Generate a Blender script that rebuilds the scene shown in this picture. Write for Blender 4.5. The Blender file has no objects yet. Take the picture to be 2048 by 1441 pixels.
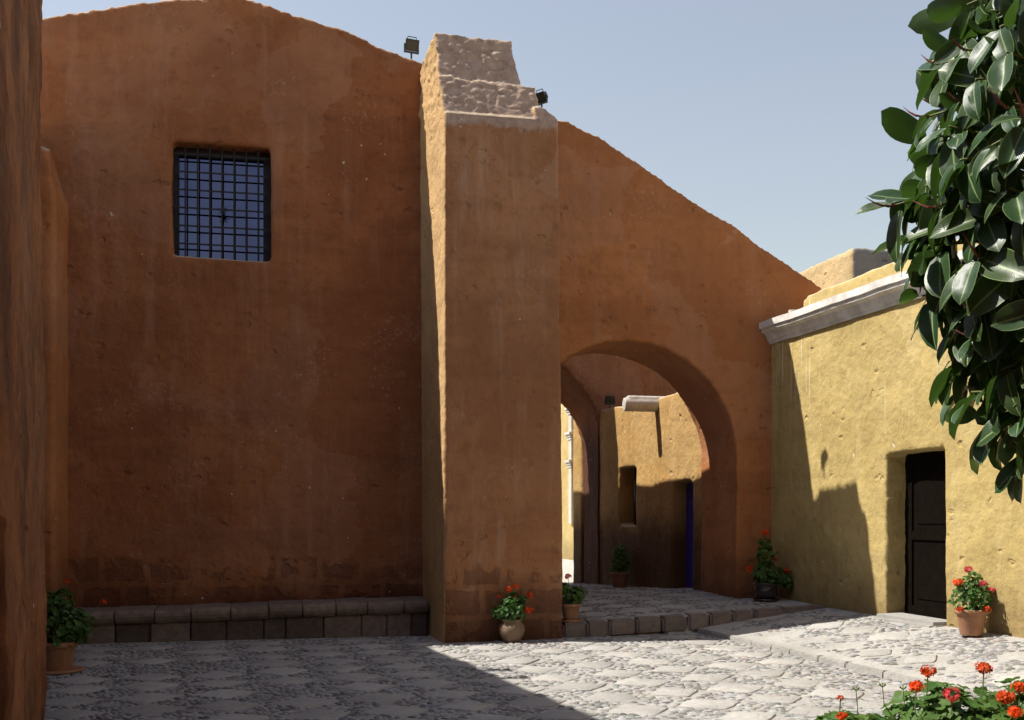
import bpy, bmesh, math, random
from mathutils import Vector, Matrix, noise
R = math.radians
random.seed(7)
scene = bpy.context.scene
COL = scene.collection

# ------------------------------------------------------------------ camera, sky, sun, exposure
# x runs along the church front, y into depth, z up; origin = outer foot of the tall buttress
cam_d = bpy.data.cameras.new('Camera')
cam = bpy.data.objects.new('Camera', cam_d); COL.objects.link(cam)
CAM = Vector((-1.953, -12.715, 1.5))
cam.location = CAM
cam.rotation_euler = (R(90), 0, R(-12.27))
cam_d.sensor_width = 36; cam_d.lens = 38.67; cam_d.shift_y = 0.1511
cam_d.clip_start = 0.05; cam_d.clip_end = 500
scene.camera = cam
SUN = Vector((1, -0.295, -1.36)).normalized()          # direction the sunlight travels
world = bpy.data.worlds.new('World'); scene.world = world; world.use_nodes = True
wn = world.node_tree.nodes; wl = world.node_tree.links; wn.clear()
sky = wn.new('ShaderNodeTexSky'); sky.sky_type = 'NISHITA'; sky.sun_disc = False
sky.sun_elevation = math.asin(-SUN.z)
sky.sun_rotation = math.atan2(-SUN.x, -SUN.y) % (2 * math.pi)
sky.altitude = 2300; sky.air_density = 2.3; sky.dust_density = 1.5; sky.ozone_density = 1.0
bg = wn.new('ShaderNodeBackground'); bg.inputs[1].default_value = 0.092
wo = wn.new('ShaderNodeOutputWorld')
hsv = wn.new('ShaderNodeHueSaturation'); hsv.inputs['Saturation'].default_value = .62; hsv.inputs['Hue'].default_value = .515   # thin high haze: paler sky all round
wl.new(sky.outputs[0], hsv.inputs['Color']); wl.new(hsv.outputs[0], bg.inputs[0]); wl.new(bg.outputs[0], wo.inputs[0])
sun_d = bpy.data.lights.new('Sun', 'SUN'); sun_d.energy = 5.0; sun_d.angle = R(0.5); sun_d.color = (1, .955, .87)
sun = bpy.data.objects.new('Sun', sun_d); COL.objects.link(sun)
sun.location = (-20, 8, 30); sun.rotation_euler = SUN.to_track_quat('-Z', 'Y').to_euler()
vs = scene.view_settings
vs.view_transform = 'Standard'; vs.look = 'None'; vs.exposure = 0.55; vs.gamma = 1; vs.use_curve_mapping = False
scene.cycles.max_bounces = 4; scene.cycles.diffuse_bounces = 2; scene.cycles.glossy_bounces = 2; scene.cycles.adaptive_threshold = .02

# ------------------------------------------------------------------ helpers
def tag(o, label=None, cat=None, group=None, kind=None):
    if label: o['label'] = label
    if cat: o['category'] = cat
    if group: o['group'] = group
    if kind: o['kind'] = kind
    return o
def empty(name, loc):
    o = bpy.data.objects.new(name, None); COL.objects.link(o); o.location = loc; o.empty_display_size = .2
    return o
def mesh_of(name, bm, mat, smooth=False):
    me = bpy.data.meshes.new(name); bm.to_mesh(me); bm.free()
    for m in (mat if isinstance(mat, (list, tuple)) else [mat]): me.materials.append(m)
    if smooth:
        for p in me.polygons: p.use_smooth = True
    return me
def link(name, me, parent=None, mw=None):
    """link a mesh whose data (or mw) is in world space under a parent that only has a location"""
    o = bpy.data.objects.new(name, me); COL.objects.link(o)
    if mw is not None: o.matrix_world = mw
    if parent is not None:
        o.parent = parent; loc = Vector((0, 0, 0)); q = parent
        while q is not None: loc += q.location; q = q.parent
        o.location = o.location - loc
    return o
def obj(name, bm, mat, parent=None, smooth=False): return link(name, mesh_of(name, bm, mat, smooth), parent)
def hexa(bm, b, t):
    """solid from 4 bottom and 4 top points"""
    v = [bm.verts.new(p) for p in list(b) + list(t)]
    n = len(b)
    bm.faces.new(v[:n][::-1]); bm.faces.new(v[n:])
    for i in range(n): bm.faces.new((v[i], v[(i + 1) % n], v[n + (i + 1) % n], v[n + i]))
def box(bm, x0, x1, y0, y1, z0, z1):
    hexa(bm, [(x0, y0, z0), (x1, y0, z0), (x1, y1, z0), (x0, y1, z0)], [(x0, y0, z1), (x1, y0, z1), (x1, y1, z1), (x0, y1, z1)])
def prism(bm, poly, f, d0, d1):
    """2-D outline extruded between depths d0 and d1; f maps (a, b, depth) to a point"""
    b2 = bmesh.new()
    lo = [b2.verts.new(f(a, b, d0)) for a, b in poly]; hi = [b2.verts.new(f(a, b, d1)) for a, b in poly]
    b2.faces.new(lo); b2.faces.new(hi[::-1]); n = len(poly)
    for i in range(n): b2.faces.new((lo[i], hi[i], hi[(i + 1) % n], lo[(i + 1) % n]))
    bmesh.ops.triangulate(b2, faces=b2.faces[:]); bmesh.ops.recalc_face_normals(b2, faces=b2.faces[:])
    tmp = bpy.data.meshes.new('t'); b2.to_mesh(tmp); b2.free(); bm.from_mesh(tmp); bpy.data.meshes.remove(tmp)
def fxz(a, b, d): return (a, d, b)
def tube(bm, pts, r, seg=6, caps=True):
    rings = []
    pts = [Vector(p) for p in pts]
    for i, p in enumerate(pts):
        d = (pts[min(i + 1, len(pts) - 1)] - pts[max(i - 1, 0)]).normalized()
        a = d.orthogonal().normalized(); b = d.cross(a)
        rr = r[i] if isinstance(r, (list, tuple)) else r
        rings.append([bm.verts.new(p + (a * math.cos(k * 2 * math.pi / seg) + b * math.sin(k * 2 * math.pi / seg)) * rr) for k in range(seg)])
    for i in range(len(rings) - 1):
        # align ring starts
        s = min(range(seg), key=lambda k: (rings[i + 1][k].co - rings[i][0].co).length)
        q = rings[i + 1] = rings[i + 1][s:] + rings[i + 1][:s]
        for k in range(seg): bm.faces.new((rings[i][k], rings[i][(k + 1) % seg], q[(k + 1) % seg], q[k]))
    if caps: bm.faces.new(rings[0][::-1]); bm.faces.new(rings[-1])
def lathe(bm, c, prof, seg=28):
    rings = [[bm.verts.new((c[0] + r * math.cos(k * 2 * math.pi / seg), c[1] + r * math.sin(k * 2 * math.pi / seg), c[2] + z)) for k in range(seg)] for r, z in prof]
    for i in range(len(rings) - 1):
        for k in range(seg): bm.faces.new((rings[i][k], rings[i][(k + 1) % seg], rings[i + 1][(k + 1) % seg], rings[i + 1][k]))
    bm.faces.new(rings[0][::-1]); bm.faces.new(rings[-1])
def nz(p, s, off=0.): return noise.noise(Vector((p[0] * s + off, p[1] * s + off * .7, p[2] * s - off)))
def adobe(name, bm, mat, voxel=.045, a1=.014, a2=.005, parent=None, rough=None):
    """turn overlapping solids into one hand-plastered body: voxel skin, soft arrises, uneven faces"""
    me = bpy.data.meshes.new(name); bm.to_mesh(me); bm.free()
    o = bpy.data.objects.new('tmp', me); COL.objects.link(o)
    m = o.modifiers.new('r', 'REMESH'); m.mode = 'VOXEL'; m.voxel_size = voxel; m.adaptivity = 0
    dg = bpy.context.evaluated_depsgraph_get(); dg.update()
    out = bpy.data.meshes.new_from_object(o.evaluated_get(dg)); out.name = name
    bpy.data.objects.remove(o); bpy.data.meshes.remove(me)
    cos = []
    for v in out.vertices:
        p = v.co; n = v.normal
        d = a1 * (nz(p, 1.1, 3) + .6 * nz(p, 2.7, 9)) + a2 * (nz(p, 7., 1) + .7 * nz(p, 15., 5))
        if rough is not None:
            k = rough(p)
            if k: d += k * (nz(p, 4.5, 11) + .8 * nz(p, 11, 2) + .6 * nz(p, 23, 4))
        cos.append(p + n * d)
    for v, c in zip(out.vertices, cos): v.co = c
    out.materials.clear(); out.materials.append(mat)
    for p in out.polygons: p.use_smooth = True
    return link(name, out, parent)

# ------------------------------------------------------------------ materials
class NT:
    def __init__(s, name, rough=.9, spec=.25):
        s.m = bpy.data.materials.new(name); s.m.use_nodes = True
        s.n = s.m.node_tree.nodes; s.l = s.m.node_tree.links
        s.b = s.n['Principled BSDF']; s.b.inputs['Roughness'].default_value = rough
        s.b.inputs['Specular IOR Level'].default_value = spec
        s.geo = s.n.new('ShaderNodeNewGeometry'); s.pos = s.geo.outputs['Position']
    def put(s, sock, v):
        if hasattr(v, 'links') or isinstance(v, bpy.types.NodeSocket): s.l.new(v, sock)
        elif isinstance(v, (tuple, list)) and len(v) == 3 and sock.type == 'RGBA': sock.default_value = (*v, 1)
        else: sock.default_value = v
    def mul(s, v, k):
        n = s.n.new('ShaderNodeVectorMath'); n.operation = 'MULTIPLY'; s.put(n.inputs[0], v); n.inputs[1].default_value = k; return n.outputs[0]
    def noise(s, scale, detail=4, rough=.55, vec=None, dist=0, col=False):
        n = s.n.new('ShaderNodeTexNoise'); s.l.new(vec or s.pos, n.inputs['Vector'])
        n.inputs['Scale'].default_value = scale; n.inputs['Detail'].default_value = detail
        n.inputs['Roughness'].default_value = rough; n.inputs['Distortion'].default_value = dist
        return n.outputs['Color' if col else 'Fac']
    def voro(s, scale, vec=None, feat='F1', out='Distance'):
        n = s.n.new('ShaderNodeTexVoronoi'); n.feature = feat; s.l.new(vec or s.pos, n.inputs['Vector']); n.inputs['Scale'].default_value = scale
        return n.outputs[out]
    def rng(s, v, a, b, c=0., d=1.):
        n = s.n.new('ShaderNodeMapRange'); n.interpolation_type = 'SMOOTHSTEP'; s.put(n.inputs[0], v)
        for i, x in enumerate((a, b, c, d)): n.inputs[i + 1].default_value = x
        return n.outputs[0]
    def math(s, op, a, b=0.):
        n = s.n.new('ShaderNodeMath'); n.operation = op; s.put(n.inputs[0], a); s.put(n.inputs[1], b); return n.outputs[0]
    def mix(s, f, a, b, mode='MIX'):
        n = s.n.new('ShaderNodeMix'); n.data_type = 'RGBA'; n.blend_type = mode
        s.put(n.inputs[0], f); s.put(n.inputs[6], a); s.put(n.inputs[7], b); return n.outputs[2]
    def xyz(s, v):
        n = s.n.new('ShaderNodeSeparateXYZ'); s.l.new(v, n.inputs[0]); return n.outputs
    def bump(s, h, strength, dist, prev=None):
        n = s.n.new('ShaderNodeBump'); n.inputs['Strength'].default_value = strength; n.inputs['Distance'].default_value = dist
        s.l.new(h, n.inputs['Height'])
        if prev is not None: s.l.new(prev, n.inputs['Normal'])
        return n.outputs[0]
    def done(s, col, nrm=None):
        s.put(s.b.inputs['Base Color'], col)
        if nrm is not None: s.l.new(nrm, s.b.inputs['Normal'])
        return s.m

def plaster(name, base, dark, pale, streak=.25, stone=0., drips=0., dirt_or_shade=.5, top=.7, cap_z=None, lit_flank=None, pits=1., grime=0., zbase=0.):
    t = NT(name, .92, .15)
    x, y, z = t.xyz(t.pos)
    c = t.mix(t.rng(t.noise(.9, 4, .6), .35, .68), base, dark)
    c = t.mix(t.math('MULTIPLY', t.rng(t.noise(1.2, 3, .6, t.mul(t.pos, (.35, .35, 2.2))), .46, .62), .35), c, tuple(.75 * k for k in dark))
    c = t.mix(t.math('MULTIPLY', t.rng(t.noise(5.5, 6, .75), .48, .70), .6), c, tuple(.70 * k for k in dark))
    c = t.mix(t.math('MULTIPLY', t.rng(t.noise(2.2, 5, .72, t.mul(t.pos, (2.2, 2.2, .22))), .48, .74), streak), c, pale)
    wp = t.n.new('ShaderNodeVectorMath'); wp.operation = 'ADD'; t.l.new(t.pos, wp.inputs[0]); t.l.new(t.mul(t.noise(1.6, 3, .6, col=True), (.9, .9, .9)), wp.inputs[1])
    cell = t.xyz(t.voro(.75, wp.outputs[0], 'F1', 'Color'))
    c = t.mix(t.rng(cell[0], .55, .78, 0, .24), c, tuple(.74 * k for k in dark))
    c = t.mix(t.rng(cell[1], .66, .84, 0, .16), c, pale)
    # brushed on lime wash: broken pale scuffs
    sc = t.math('MULTIPLY', t.rng(t.noise(1.3, 3, .5), .52, .66), t.rng(t.noise(22, 4, .75), .53, .66))
    c = t.mix(t.math('MULTIPLY', sc, .6), c, pale)
    if stone:
        w = t.n.new('ShaderNodeCombineXYZ'); t.l.new(x, w.inputs[0]); t.l.new(z, w.inputs[1])
        wob = t.n.new('ShaderNodeVectorMath'); wob.operation = 'ADD'; t.l.new(w.outputs[0], wob.inputs[0])
        t.l.new(t.mul(t.noise(4, 3, .6, col=True), (.14, .14, 0)), wob.inputs[1])
        br = t.n.new('ShaderNodeTexBrick'); t.l.new(wob.outputs[0], br.inputs['Vector'])
        br.inputs['Scale'].default_value = 1; br.inputs['Brick Width'].default_value = .52; br.inputs['Row Height'].default_value = .36
        br.inputs['Mortar Size'].default_value = .045; br.inputs['Mortar Smooth'].default_value = .3; br.inputs['Bias'].default_value = 0
        inb = t.rng(br.outputs['Fac'], .2, .8, 1, 0)
        msk = t.math('MULTIPLY', t.rng(t.math('ADD', z, t.math('MULTIPLY', t.noise(1.1, 3), .9)), 1.2, 1.65, 1, 0), t.rng(t.noise(1.7, 4, .6), .38, .56))
        msk = t.math('MULTIPLY', msk, t.rng(t.noise(9, 5, .7), .3, .5, .35, 1))
        sb = t.rng(t.math('MULTIPLY', inb, msk), .12, .75)
        c = t.mix(t.math('MULTIPLY', sb, stone), c, t.mix(t.noise(15, 5, .7), (.045, .017, .012), (.13, .05, .032)))
    if dirt_or_shade:
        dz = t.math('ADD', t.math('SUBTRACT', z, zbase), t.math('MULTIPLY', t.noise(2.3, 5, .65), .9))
        c = t.mix(t.math('MULTIPLY', t.rng(dz, .55, 1.35, 1, 0), dirt_or_shade), c, (.06, .022, .014))
    if grime:
        g = t.math('MULTIPLY', t.rng(t.noise(1.6, 6, .72, t.mul(t.pos, (1.1, 1.1, .5))), .36, .66), grime)
        c = t.mix(g, c, (.07, .032, .018))
        g2 = t.math('MULTIPLY', t.rng(t.noise(1.8, 6, .7, t.mul(t.pos, (1.2, 1.2, .45))), .45, .8), .4)
        c = t.mix(g2, c, pale)
    if drips:
        d = t.math('MULTIPLY', t.rng(t.noise(26, 2, .5, t.mul(t.pos, (1, 1, .02))), .58, .67), t.rng(t.noise(1.1, 2, .5, t.mul(t.pos, (1, 1, .3))), .46, .6))
        d = t.math('MULTIPLY', d, t.rng(t.math('ADD', z, t.math('MULTIPLY', t.noise(3, 2, .5, t.mul(t.pos, (1, 1, 0))), 1.4)), 3.0, 4.2))
        c = t.mix(t.math('MULTIPLY', d, drips), c, (.7, .63, .45))
    if cap_z is not None:
        r = t.rng(t.math('ADD', z, t.math('MULTIPLY', t.noise(6, 6, .7), .35)), cap_z + .15, cap_z + .22)
        rc = t.mix(t.rng(t.noise(7, 6, .7), .38, .66), (.47, .335, .26), (.34, .23, .175))
        c = t.mix(r, c, rc)
    if lit_flank is not None:
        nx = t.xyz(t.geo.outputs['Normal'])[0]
        c = t.mix(t.rng(nx, -.45, -.75), c, t.mix(t.rng(t.noise(1.6, 5, .6), .35, .7), lit_flank, tuple(.82 * k for k in lit_flank)))
    if top:
        up = t.xyz(t.geo.outputs['Normal'])[2]
        c = t.mix(t.math('MULTIPLY', t.rng(up, .35, .75), top), c, (.55, .44, .30))  # upward faces painted paler: weathering plus their sunlit look
    # tiny white chips
    ch = t.math('MULTIPLY', t.math('MULTIPLY', t.rng(t.noise(17, 1, .4), .75, .77), t.rng(t.noise(1.4, 2), .56, .62)), .7)
    c = t.mix(ch, c, (.72, .66, .58))
    wq = t.n.new('ShaderNodeVectorMath'); wq.operation = 'ADD'; t.l.new(t.pos, wq.inputs[0]); t.l.new(t.mul(t.noise(9, 3, .6, col=True), (.16, .16, .10)), wq.inputs[1])
    n1 = t.bump(t.noise(1.9, 4, .62), .55, .10)
    n2 = t.bump(t.noise(13, 5, .72), .6 * pits, .024, n1)
    pit = t.rng(t.voro(3.4, t.mul(wq.outputs[0], (1, 1, 1.5))), .03, .22)
    pit = t.math('MAXIMUM', pit, t.rng(t.noise(2.1, 3), .60, .48))
    c = t.mix(t.math('MULTIPLY', t.math('SUBTRACT', 1., pit), .10), c, tuple(.6 * k for k in dark))  # dents darkened in colour to add the shade inside them
    n3 = t.bump(pit, .7 * pits, .035, n2)
    ck = t.rng(t.voro(1.15, wp.outputs[0], 'DISTANCE_TO_EDGE'), .006, .0, 0, 1)
    ck = t.math('MULTIPLY', ck, t.rng(t.noise(1.9, 2), .5, .6))
    c = t.mix(t.math('MULTIPLY', ck, .55), c, tuple(.4 * k for k in dark))
    n4 = n3
    if stone: n4 = t.bump(sb, .6, -.03, n3)
    if cap_z is not None:
        n4 = t.bump(t.math('MULTIPLY', t.noise(16, 5, .75, t.mul(t.pos, (1, 1, 1.5))), r), .5, .02, n4)
    return t.done(c, n4)

M = {}
M['church'] = plaster('terracotta_plaster', (.36, .144, .061), (.27, .100, .042), (.45, .26, .175), .32, stone=.42, dirt_or_shade=.9)
M['butt'] = plaster('buttress_plaster', (.41, .198, .096), (.33, .148, .068), (.50, .345, .235), .42, stone=.45, dirt_or_shade=.7, cap_z=6.08, lit_flank=(.56, .355, .165))  # flank colour carries the pale of its sunlit face
M['arch'] = plaster('orange_plaster', (.46, .188, .072), (.38, .146, .055), (.45, .27, .19), .25, dirt_or_shade=.6, zbase=.25)
M['ochre'] = plaster('ochre_plaster', (.51, .385, .158), (.44, .325, .125), (.58, .475, .25), .45, dirt_or_shade=.45, drips=.85, pits=.85, zbase=.3)
M['passage'] = plaster('passage_plaster', (.46, .285, .105), (.41, .24, .085), (.52, .39, .20), .3, dirt_or_shade=.85, pits=1.2, zbase=.9)  # raised low darkening: wall grime plus passage shade painted in
M['inner'] = plaster('painted_shade_arch_plaster', (.33, .135, .055), (.25, .095, .04), (.36, .22, .15), .2, dirt_or_shade=.85, zbase=2.6)  # darker copy of the arch plaster, shade under the arch painted in
M['pier'] = plaster('weathered_plaster', (.38, .155, .062), (.29, .112, .044), (.42, .235, .14), .25, dirt_or_shade=.5, grime=.75, pits=1.3)
M['block'] = plaster('grey_roof_plaster', (.22, .21, .21), (.17, .16, .16), (.3, .29, .28), .3, dirt_or_shade=0, top=.3, pits=1.4, lit_flank=(.50, .37, .20))

def stone(name, a, b, spec=.2, scale=9., bs=.5, bd=.012, pit=True, rnd=.35, ps=2.6, dirt_or_shade=.3, attr=False):
    t = NT(name, .88, spec)
    oi = t.n.new('ShaderNodeObjectInfo')
    c = t.mix(t.rng(t.noise(scale, 6, .65), .35, .68), a, b)
    c = t.mix(t.math('MULTIPLY', oi.outputs['Random'], rnd), c, tuple(.72 * k for k in b))
    if attr:
        at = t.n.new('ShaderNodeVertexColor'); at.layer_name = 'Tone'
        c = t.mix(1., c, at.outputs['Color'], 'MULTIPLY')
    c = t.mix(t.math('MULTIPLY', t.rng(t.noise(1.7, 4, .6), .42, .68), dirt_or_shade), c, tuple(.68 * k for k in b))
    n = t.bump(t.noise(scale * 2.2, 6, .7), bs, bd)
    if pit:
        p = t.math('MULTIPLY', t.rng(t.voro(scale * ps), .25, .08), t.rng(t.noise(scale * .6, 2), .5, .62))
        c = t.mix(p, c, tuple(.35 * k for k in b)); n = t.bump(p, .6, -.01, n)
    return t.done(c, n)
M['slab'] = stone('flagstone', (.52, .495, .46), (.43, .41, .38), scale=17, bs=1., bd=.016, rnd=.6, ps=1.5, dirt_or_shade=.5)
M['pebble'] = stone('river_pebble', (.36, .355, .355), (.46, .445, .425), .3, 22, .3, .006, False, attr=True, rnd=.2)
M['mortar'] = stone('mortar', (.50, .475, .44), (.41, .39, .36), scale=20, bs=.9, bd=.02, ps=1.5, dirt_or_shade=.55)
M['sillar'] = stone('sillar_stone', (.28, .215, .17), (.18, .135, .105), scale=12, bs=.6)
M['darkstone'] = stone('dark_ashlar', (.15, .115, .095), (.10, .075, .06), scale=12, bs=.6)
M['redkerb'] = stone('kerb_stone', (.29, .235, .205), (.21, .165, .14), scale=10, bs=.6)
M['white'] = stone('white_lime_stone', (.66, .63, .58), (.5, .46, .41), scale=10, bs=.5)
M['cornice'] = stone('weathered_cornice', (.82, .80, .76), (.60, .56, .51), scale=5, bs=.4, pit=False, rnd=0)
M['terracotta'] = stone('terracotta', (.42, .225, .13), (.30, .145, .08), .3, 8, .35, .006, False)
M['jar'] = stone('clay_jar', (.32, .225, .155), (.22, .145, .095), .3, 9, .5, .01, False)
M['soil'] = stone('soil', (.05, .035, .025), (.03, .02, .015), .1, 20, .8, .02, False)
def simple(name, c, rough=.6, spec=.4, metal=0., bump=0.):
    t = NT(name, rough, spec); t.b.inputs['Metallic'].default_value = metal
    col = t.mix(t.rng(t.noise(12, 5, .65), .35, .7), c, tuple(.7 * k for k in c))
    return t.done(col, t.bump(t.noise(40, 4), bump, .004) if bump else None)
M['iron'] = simple('wrought_iron', (.022, .018, .017), .6, .4, 0, .4)
M['black'] = simple('black_enamel', (.018, .018, .018), .45, .5)
M['glaze'] = simple('brown_glaze', (.05, .032, .026), .16, .6)
M['wood'] = simple('dark_door_wood', (.008, .0055, .004), .8, .03, 0, .5)
M['blue'] = simple('blue_door_paint', (.06, .045, .40), .5, .35, 0, .3)
M['shutter'] = simple('dark_shutter', (.03, .024, .02), .6, .3)
M['bark'] = simple('tree_bark', (.13, .095, .07), .9, .15, 0, 1.)
M['twig'] = simple('green_twig', (.16, .17, .05), .6, .3)
M['stem'] = simple('geranium_stem', (.14, .20, .06), .6, .3)
M['stipule'] = simple('red_stipule', (.30, .075, .055), .5, .4)
def glass():
    t = NT('window_glass', .04, .5); t.b.inputs['Metallic'].default_value = 1
    return t.done(t.mix(t.rng(t.noise(2, 3), .3, .7), (.092, .099, .172), (.075, .082, .146)), t.bump(t.noise(2.2, 2), .10, .03))
M['glass'] = glass()
M['lens'] = simple('lamp_lens', (.05, .045, .03), .25, .4)
def leaf_mat(name, top, under, rib=None, trans=.25, rough=.3, spec=.5):
    t = NT(name, rough, spec)
    oi = t.n.new('ShaderNodeObjectInfo')
    rnd = t.n.new('ShaderNodeMath'); rnd.operation = 'FRACT'
    c = t.mix(t.math('MULTIPLY', t.rng(t.noise(9, 3), .35, .7), .6), top, tuple(1.5 * k for k in top))
    c = t.mix(t.math('MULTIPLY', oi.outputs['Random'], .5), c, (top[0] * 3.0, top[1] * 1.5, top[2] * .9))
    if rib is not None:
        uv = t.n.new('ShaderNodeUVMap'); ux, uy, _ = t.xyz(uv.outputs[0])
        d = t.math('ABSOLUTE', t.math('SUBTRACT', ux, .5))
        edge = t.math('MAXIMUM', t.rng(d, .02, .045, 1, 0), t.rng(d, .468, .49))
        c = t.mix(t.math('MULTIPLY', edge, .75), c, rib)
        w = t.n.new('ShaderNodeTexWave'); w.inputs['Scale'].default_value = 9; w.inputs['Distortion'].default_value = .4
        vv = t.n.new('ShaderNodeCombineXYZ'); t.l.new(t.math('SUBTRACT', uy, t.math('MULTIPLY', d, .5)), vv.inputs[0]); t.l.new(vv.outputs[0], w.inputs[0])
        nb = t.bump(w.outputs['Fac'], .12, .004, t.bump(t.noise(14, 2), .25, .01))
    else:
        nb = t.bump(t.noise(60, 3), .3, .004)
    c = t.mix(t.geo.outputs['Backfacing'], c, under)
    t.done(c, nb)
    tr = t.n.new('ShaderNodeBsdfTranslucent'); t.put(tr.inputs[0], t.mix(.5, c, (under[0] * 1.6, under[1] * 2.2, under[2] * .6)))
    mx = t.n.new('ShaderNodeMixShader'); mx.inputs[0].default_value = trans
    t.l.new(t.b.outputs[0], mx.inputs[1]); t.l.new(tr.outputs[0], mx.inputs[2])
    t.l.new(mx.outputs[0], t.n['Material Output'].inputs[0])
    return t.m
M['rubber'] = leaf_mat('rubber_leaf', (.022, .058, .022), (.055, .095, .025), (.30, .40, .15), .22, .36, .45)
M['gleaf'] = leaf_mat('geranium_leaf', (.05, .125, .028), (.085, .15, .05), None, .3, .5, .35)
M['red'] = leaf_mat('red_petal', (.56, .075, .018), (.55, .09, .03), None, .35, .55, .2)
M['pink'] = leaf_mat('pink_petal', (.52, .07, .12), (.5, .1, .14), None, .35, .55, .2)

# ------------------------------------------------------------------ ground levels
def rw(y): return 4.745 + .038 * (1.3 - y)             # face of the ochre building at depth y
def drain(y): return 3.19 - .055 * (y + .78)           # edge between courtyard and raised strip
def h_court(x, y): return .018 * max(0, x - .4) + .008 * nz((x, y, 0), .8) - (.0 if y > -6 else 0)
def h_strip(x, y):
    k = min(1, max(0, (x - drain(y)) / (rw(y) - drain(y))))
    return .105 + .24 * k ** .9 + .006 * nz((x, y, 0), .9)
def h_plat(x, y):
    z = .168 + .057 * (x - 1.5) + .02 * min(y, 2.6)
    if y > 2.6: z -= .042 * (y - 2.6)
    return z + .005 * nz((x, y, 0), .9)
def kerb_y(x): return .10 - .085 * (x - 1.45)          # front line of the arch platform

def sheet(name, xs, ys, f, mat, parent=None):
    bm = bmesh.new()
    g = [[bm.verts.new((x(y) if callable(x) else x, y, f(x(y) if callable(x) else x, y))) for x in xs] for y in ys]
    for i in range(len(ys) - 1):
        for j in range(len(xs) - 1): bm.faces.new((g[i][j], g[i][j + 1], g[i + 1][j + 1], g[i + 1][j]))
    return obj(name, bm, mat, parent, True)
def lin(a, b, n): return [a + (b - a) * i / (n - 1) for i in range(n)]
gx = [-200, -80, -30, -12] + lin(-7, 3.3, 70) + [5, 8, 30, 80, 200]
gy = [-200, -80, -30, -16] + lin(-10, 1.6, 80) + [5, 30, 90, 200]
ground = tag(sheet('ground', gx, gy, lambda x, y: h_court(x, y) + .006 * nz((x, y, 3), 6) if (-7 <= x <= 3.31 and -10 <= y <= 1.61) else -.02, M['mortar']), kind='structure')
strip = tag(sheet('raised_pavement', [lambda y, k=k: drain(y) + .02 + (rw(y) + .12 - drain(y)) * k for k in lin(0, 1, 16)], lin(-10, .22, 60), lambda x, y: h_strip(x, y) + .005 * nz((x, y, 3), 6), M['mortar']), kind='structure')
plat = tag(sheet('arch_pavement', lin(.9, 5.6, 40), lin(-.22, 9.6, 70), lambda x, y: (h_plat(x, y) + .005 * nz((x, y, 3), 6)) if y >= kerb_y(x) + .08 else -.1, M['mortar']), kind='structure')
far_ground = tag(sheet('street', lin(-2, 8, 12), lin(9.6, 45, 20), lambda x, y: .02 - .004 * nz((x, y, 0), .5), M['mortar']), kind='structure')

E1 = Vector((.633, .774)); E2 = Vector((.774, -.633)); CELL = .42
def slab_mesh(i):
    rnd = random.Random(100 + i); bm = bmesh.new(); n = 16; r0 = []
    for k in range(n):
        a = k / n * 4; s = int(a); f = a - s
        c = [(-1, -1), (1, -1), (1, 1), (-1, 1)]
        p = Vector(c[s]) * (1 - f) + Vector(c[(s + 1) % 4]) * f
        r0.append(p * .5 * (rnd.uniform(.90, .985) if k % 4 else rnd.uniform(.84, .95)))
    lo = [bm.verts.new((p.x, p.y, -.05)) for p in r0]
    m1 = [bm.verts.new((p.x * .985, p.y * .985, .008 + rnd.uniform(-.003, .003))) for p in r0]
    m2 = [bm.verts.new((p.x * .90, p.y * 0.93, .015 + rnd.uniform(-.003, .003))) for p in r0]
    ce = bm.verts.new((0, 0, .016))
    for k in range(n):
        q = (k + 1) % n
        bm.faces.new((lo[k], lo[q], m1[q], m1[k])); bm.faces.new((m1[k], m1[q], m2[q], m2[k])); bm.faces.new((m2[k], m2[q], ce))
    return mesh_of('flagstone', bm, M['slab'], True)
SLABS = [slab_mesh(i) for i in range(9)]
def pebble_into(bm, mat, seg=7):
    rings = []; f0 = len(bm.faces); lay = bm.loops.layers.color.get('Tone') or bm.loops.layers.color.new('Tone')
    k_ = random.uniform(.62, 1.05); tone = (k_ * random.uniform(.97, 1.06), k_, k_ * random.uniform(.94, 1.03), 1)
    jit = [random.uniform(.8, 1.12) for _ in range(seg)]
    for r, z in ((1, -.5), (1.0, .25), (.72, .75)):
        rings.append([bm.verts.new(mat @ Vector((r * jit[k] * math.cos(k * 2 * math.pi / seg), r * jit[k] * math.sin(k * 2 * math.pi / seg), z))) for k in range(seg)])
    t = bm.verts.new(mat @ Vector((0, 0, 1)))
    fs_ = []
    for i in range(2):
        for k in range(seg): fs_.append(bm.faces.new((rings[i][k], rings[i][(k + 1) % seg], rings[i + 1][(k + 1) % seg], rings[i + 1][k])))
    for k in range(seg): fs_.append(bm.faces.new((rings[2][k], rings[2][(k + 1) % seg], t)))
    for f in fs_:
        for l in f.loops: l[lay] = tone
PEBS = []
for _ in range(6):
    bm = bmesh.new(); pebble_into(bm, Matrix.Identity(4)); PEBS.append(mesh_of('pebble', bm, M['pebble'], True))
cth, sth = .97716, .21253
def proj(p):
    q = Vector(p) - CAM; d = q.x * sth + q.y * cth; X = q.x * cth - q.y * sth
    return (1024 + 2200 * X / d, 1030 - 2200 * q.z / d, d) if d > .1 else (-9e9, 0, d)
pebs = []
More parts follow.
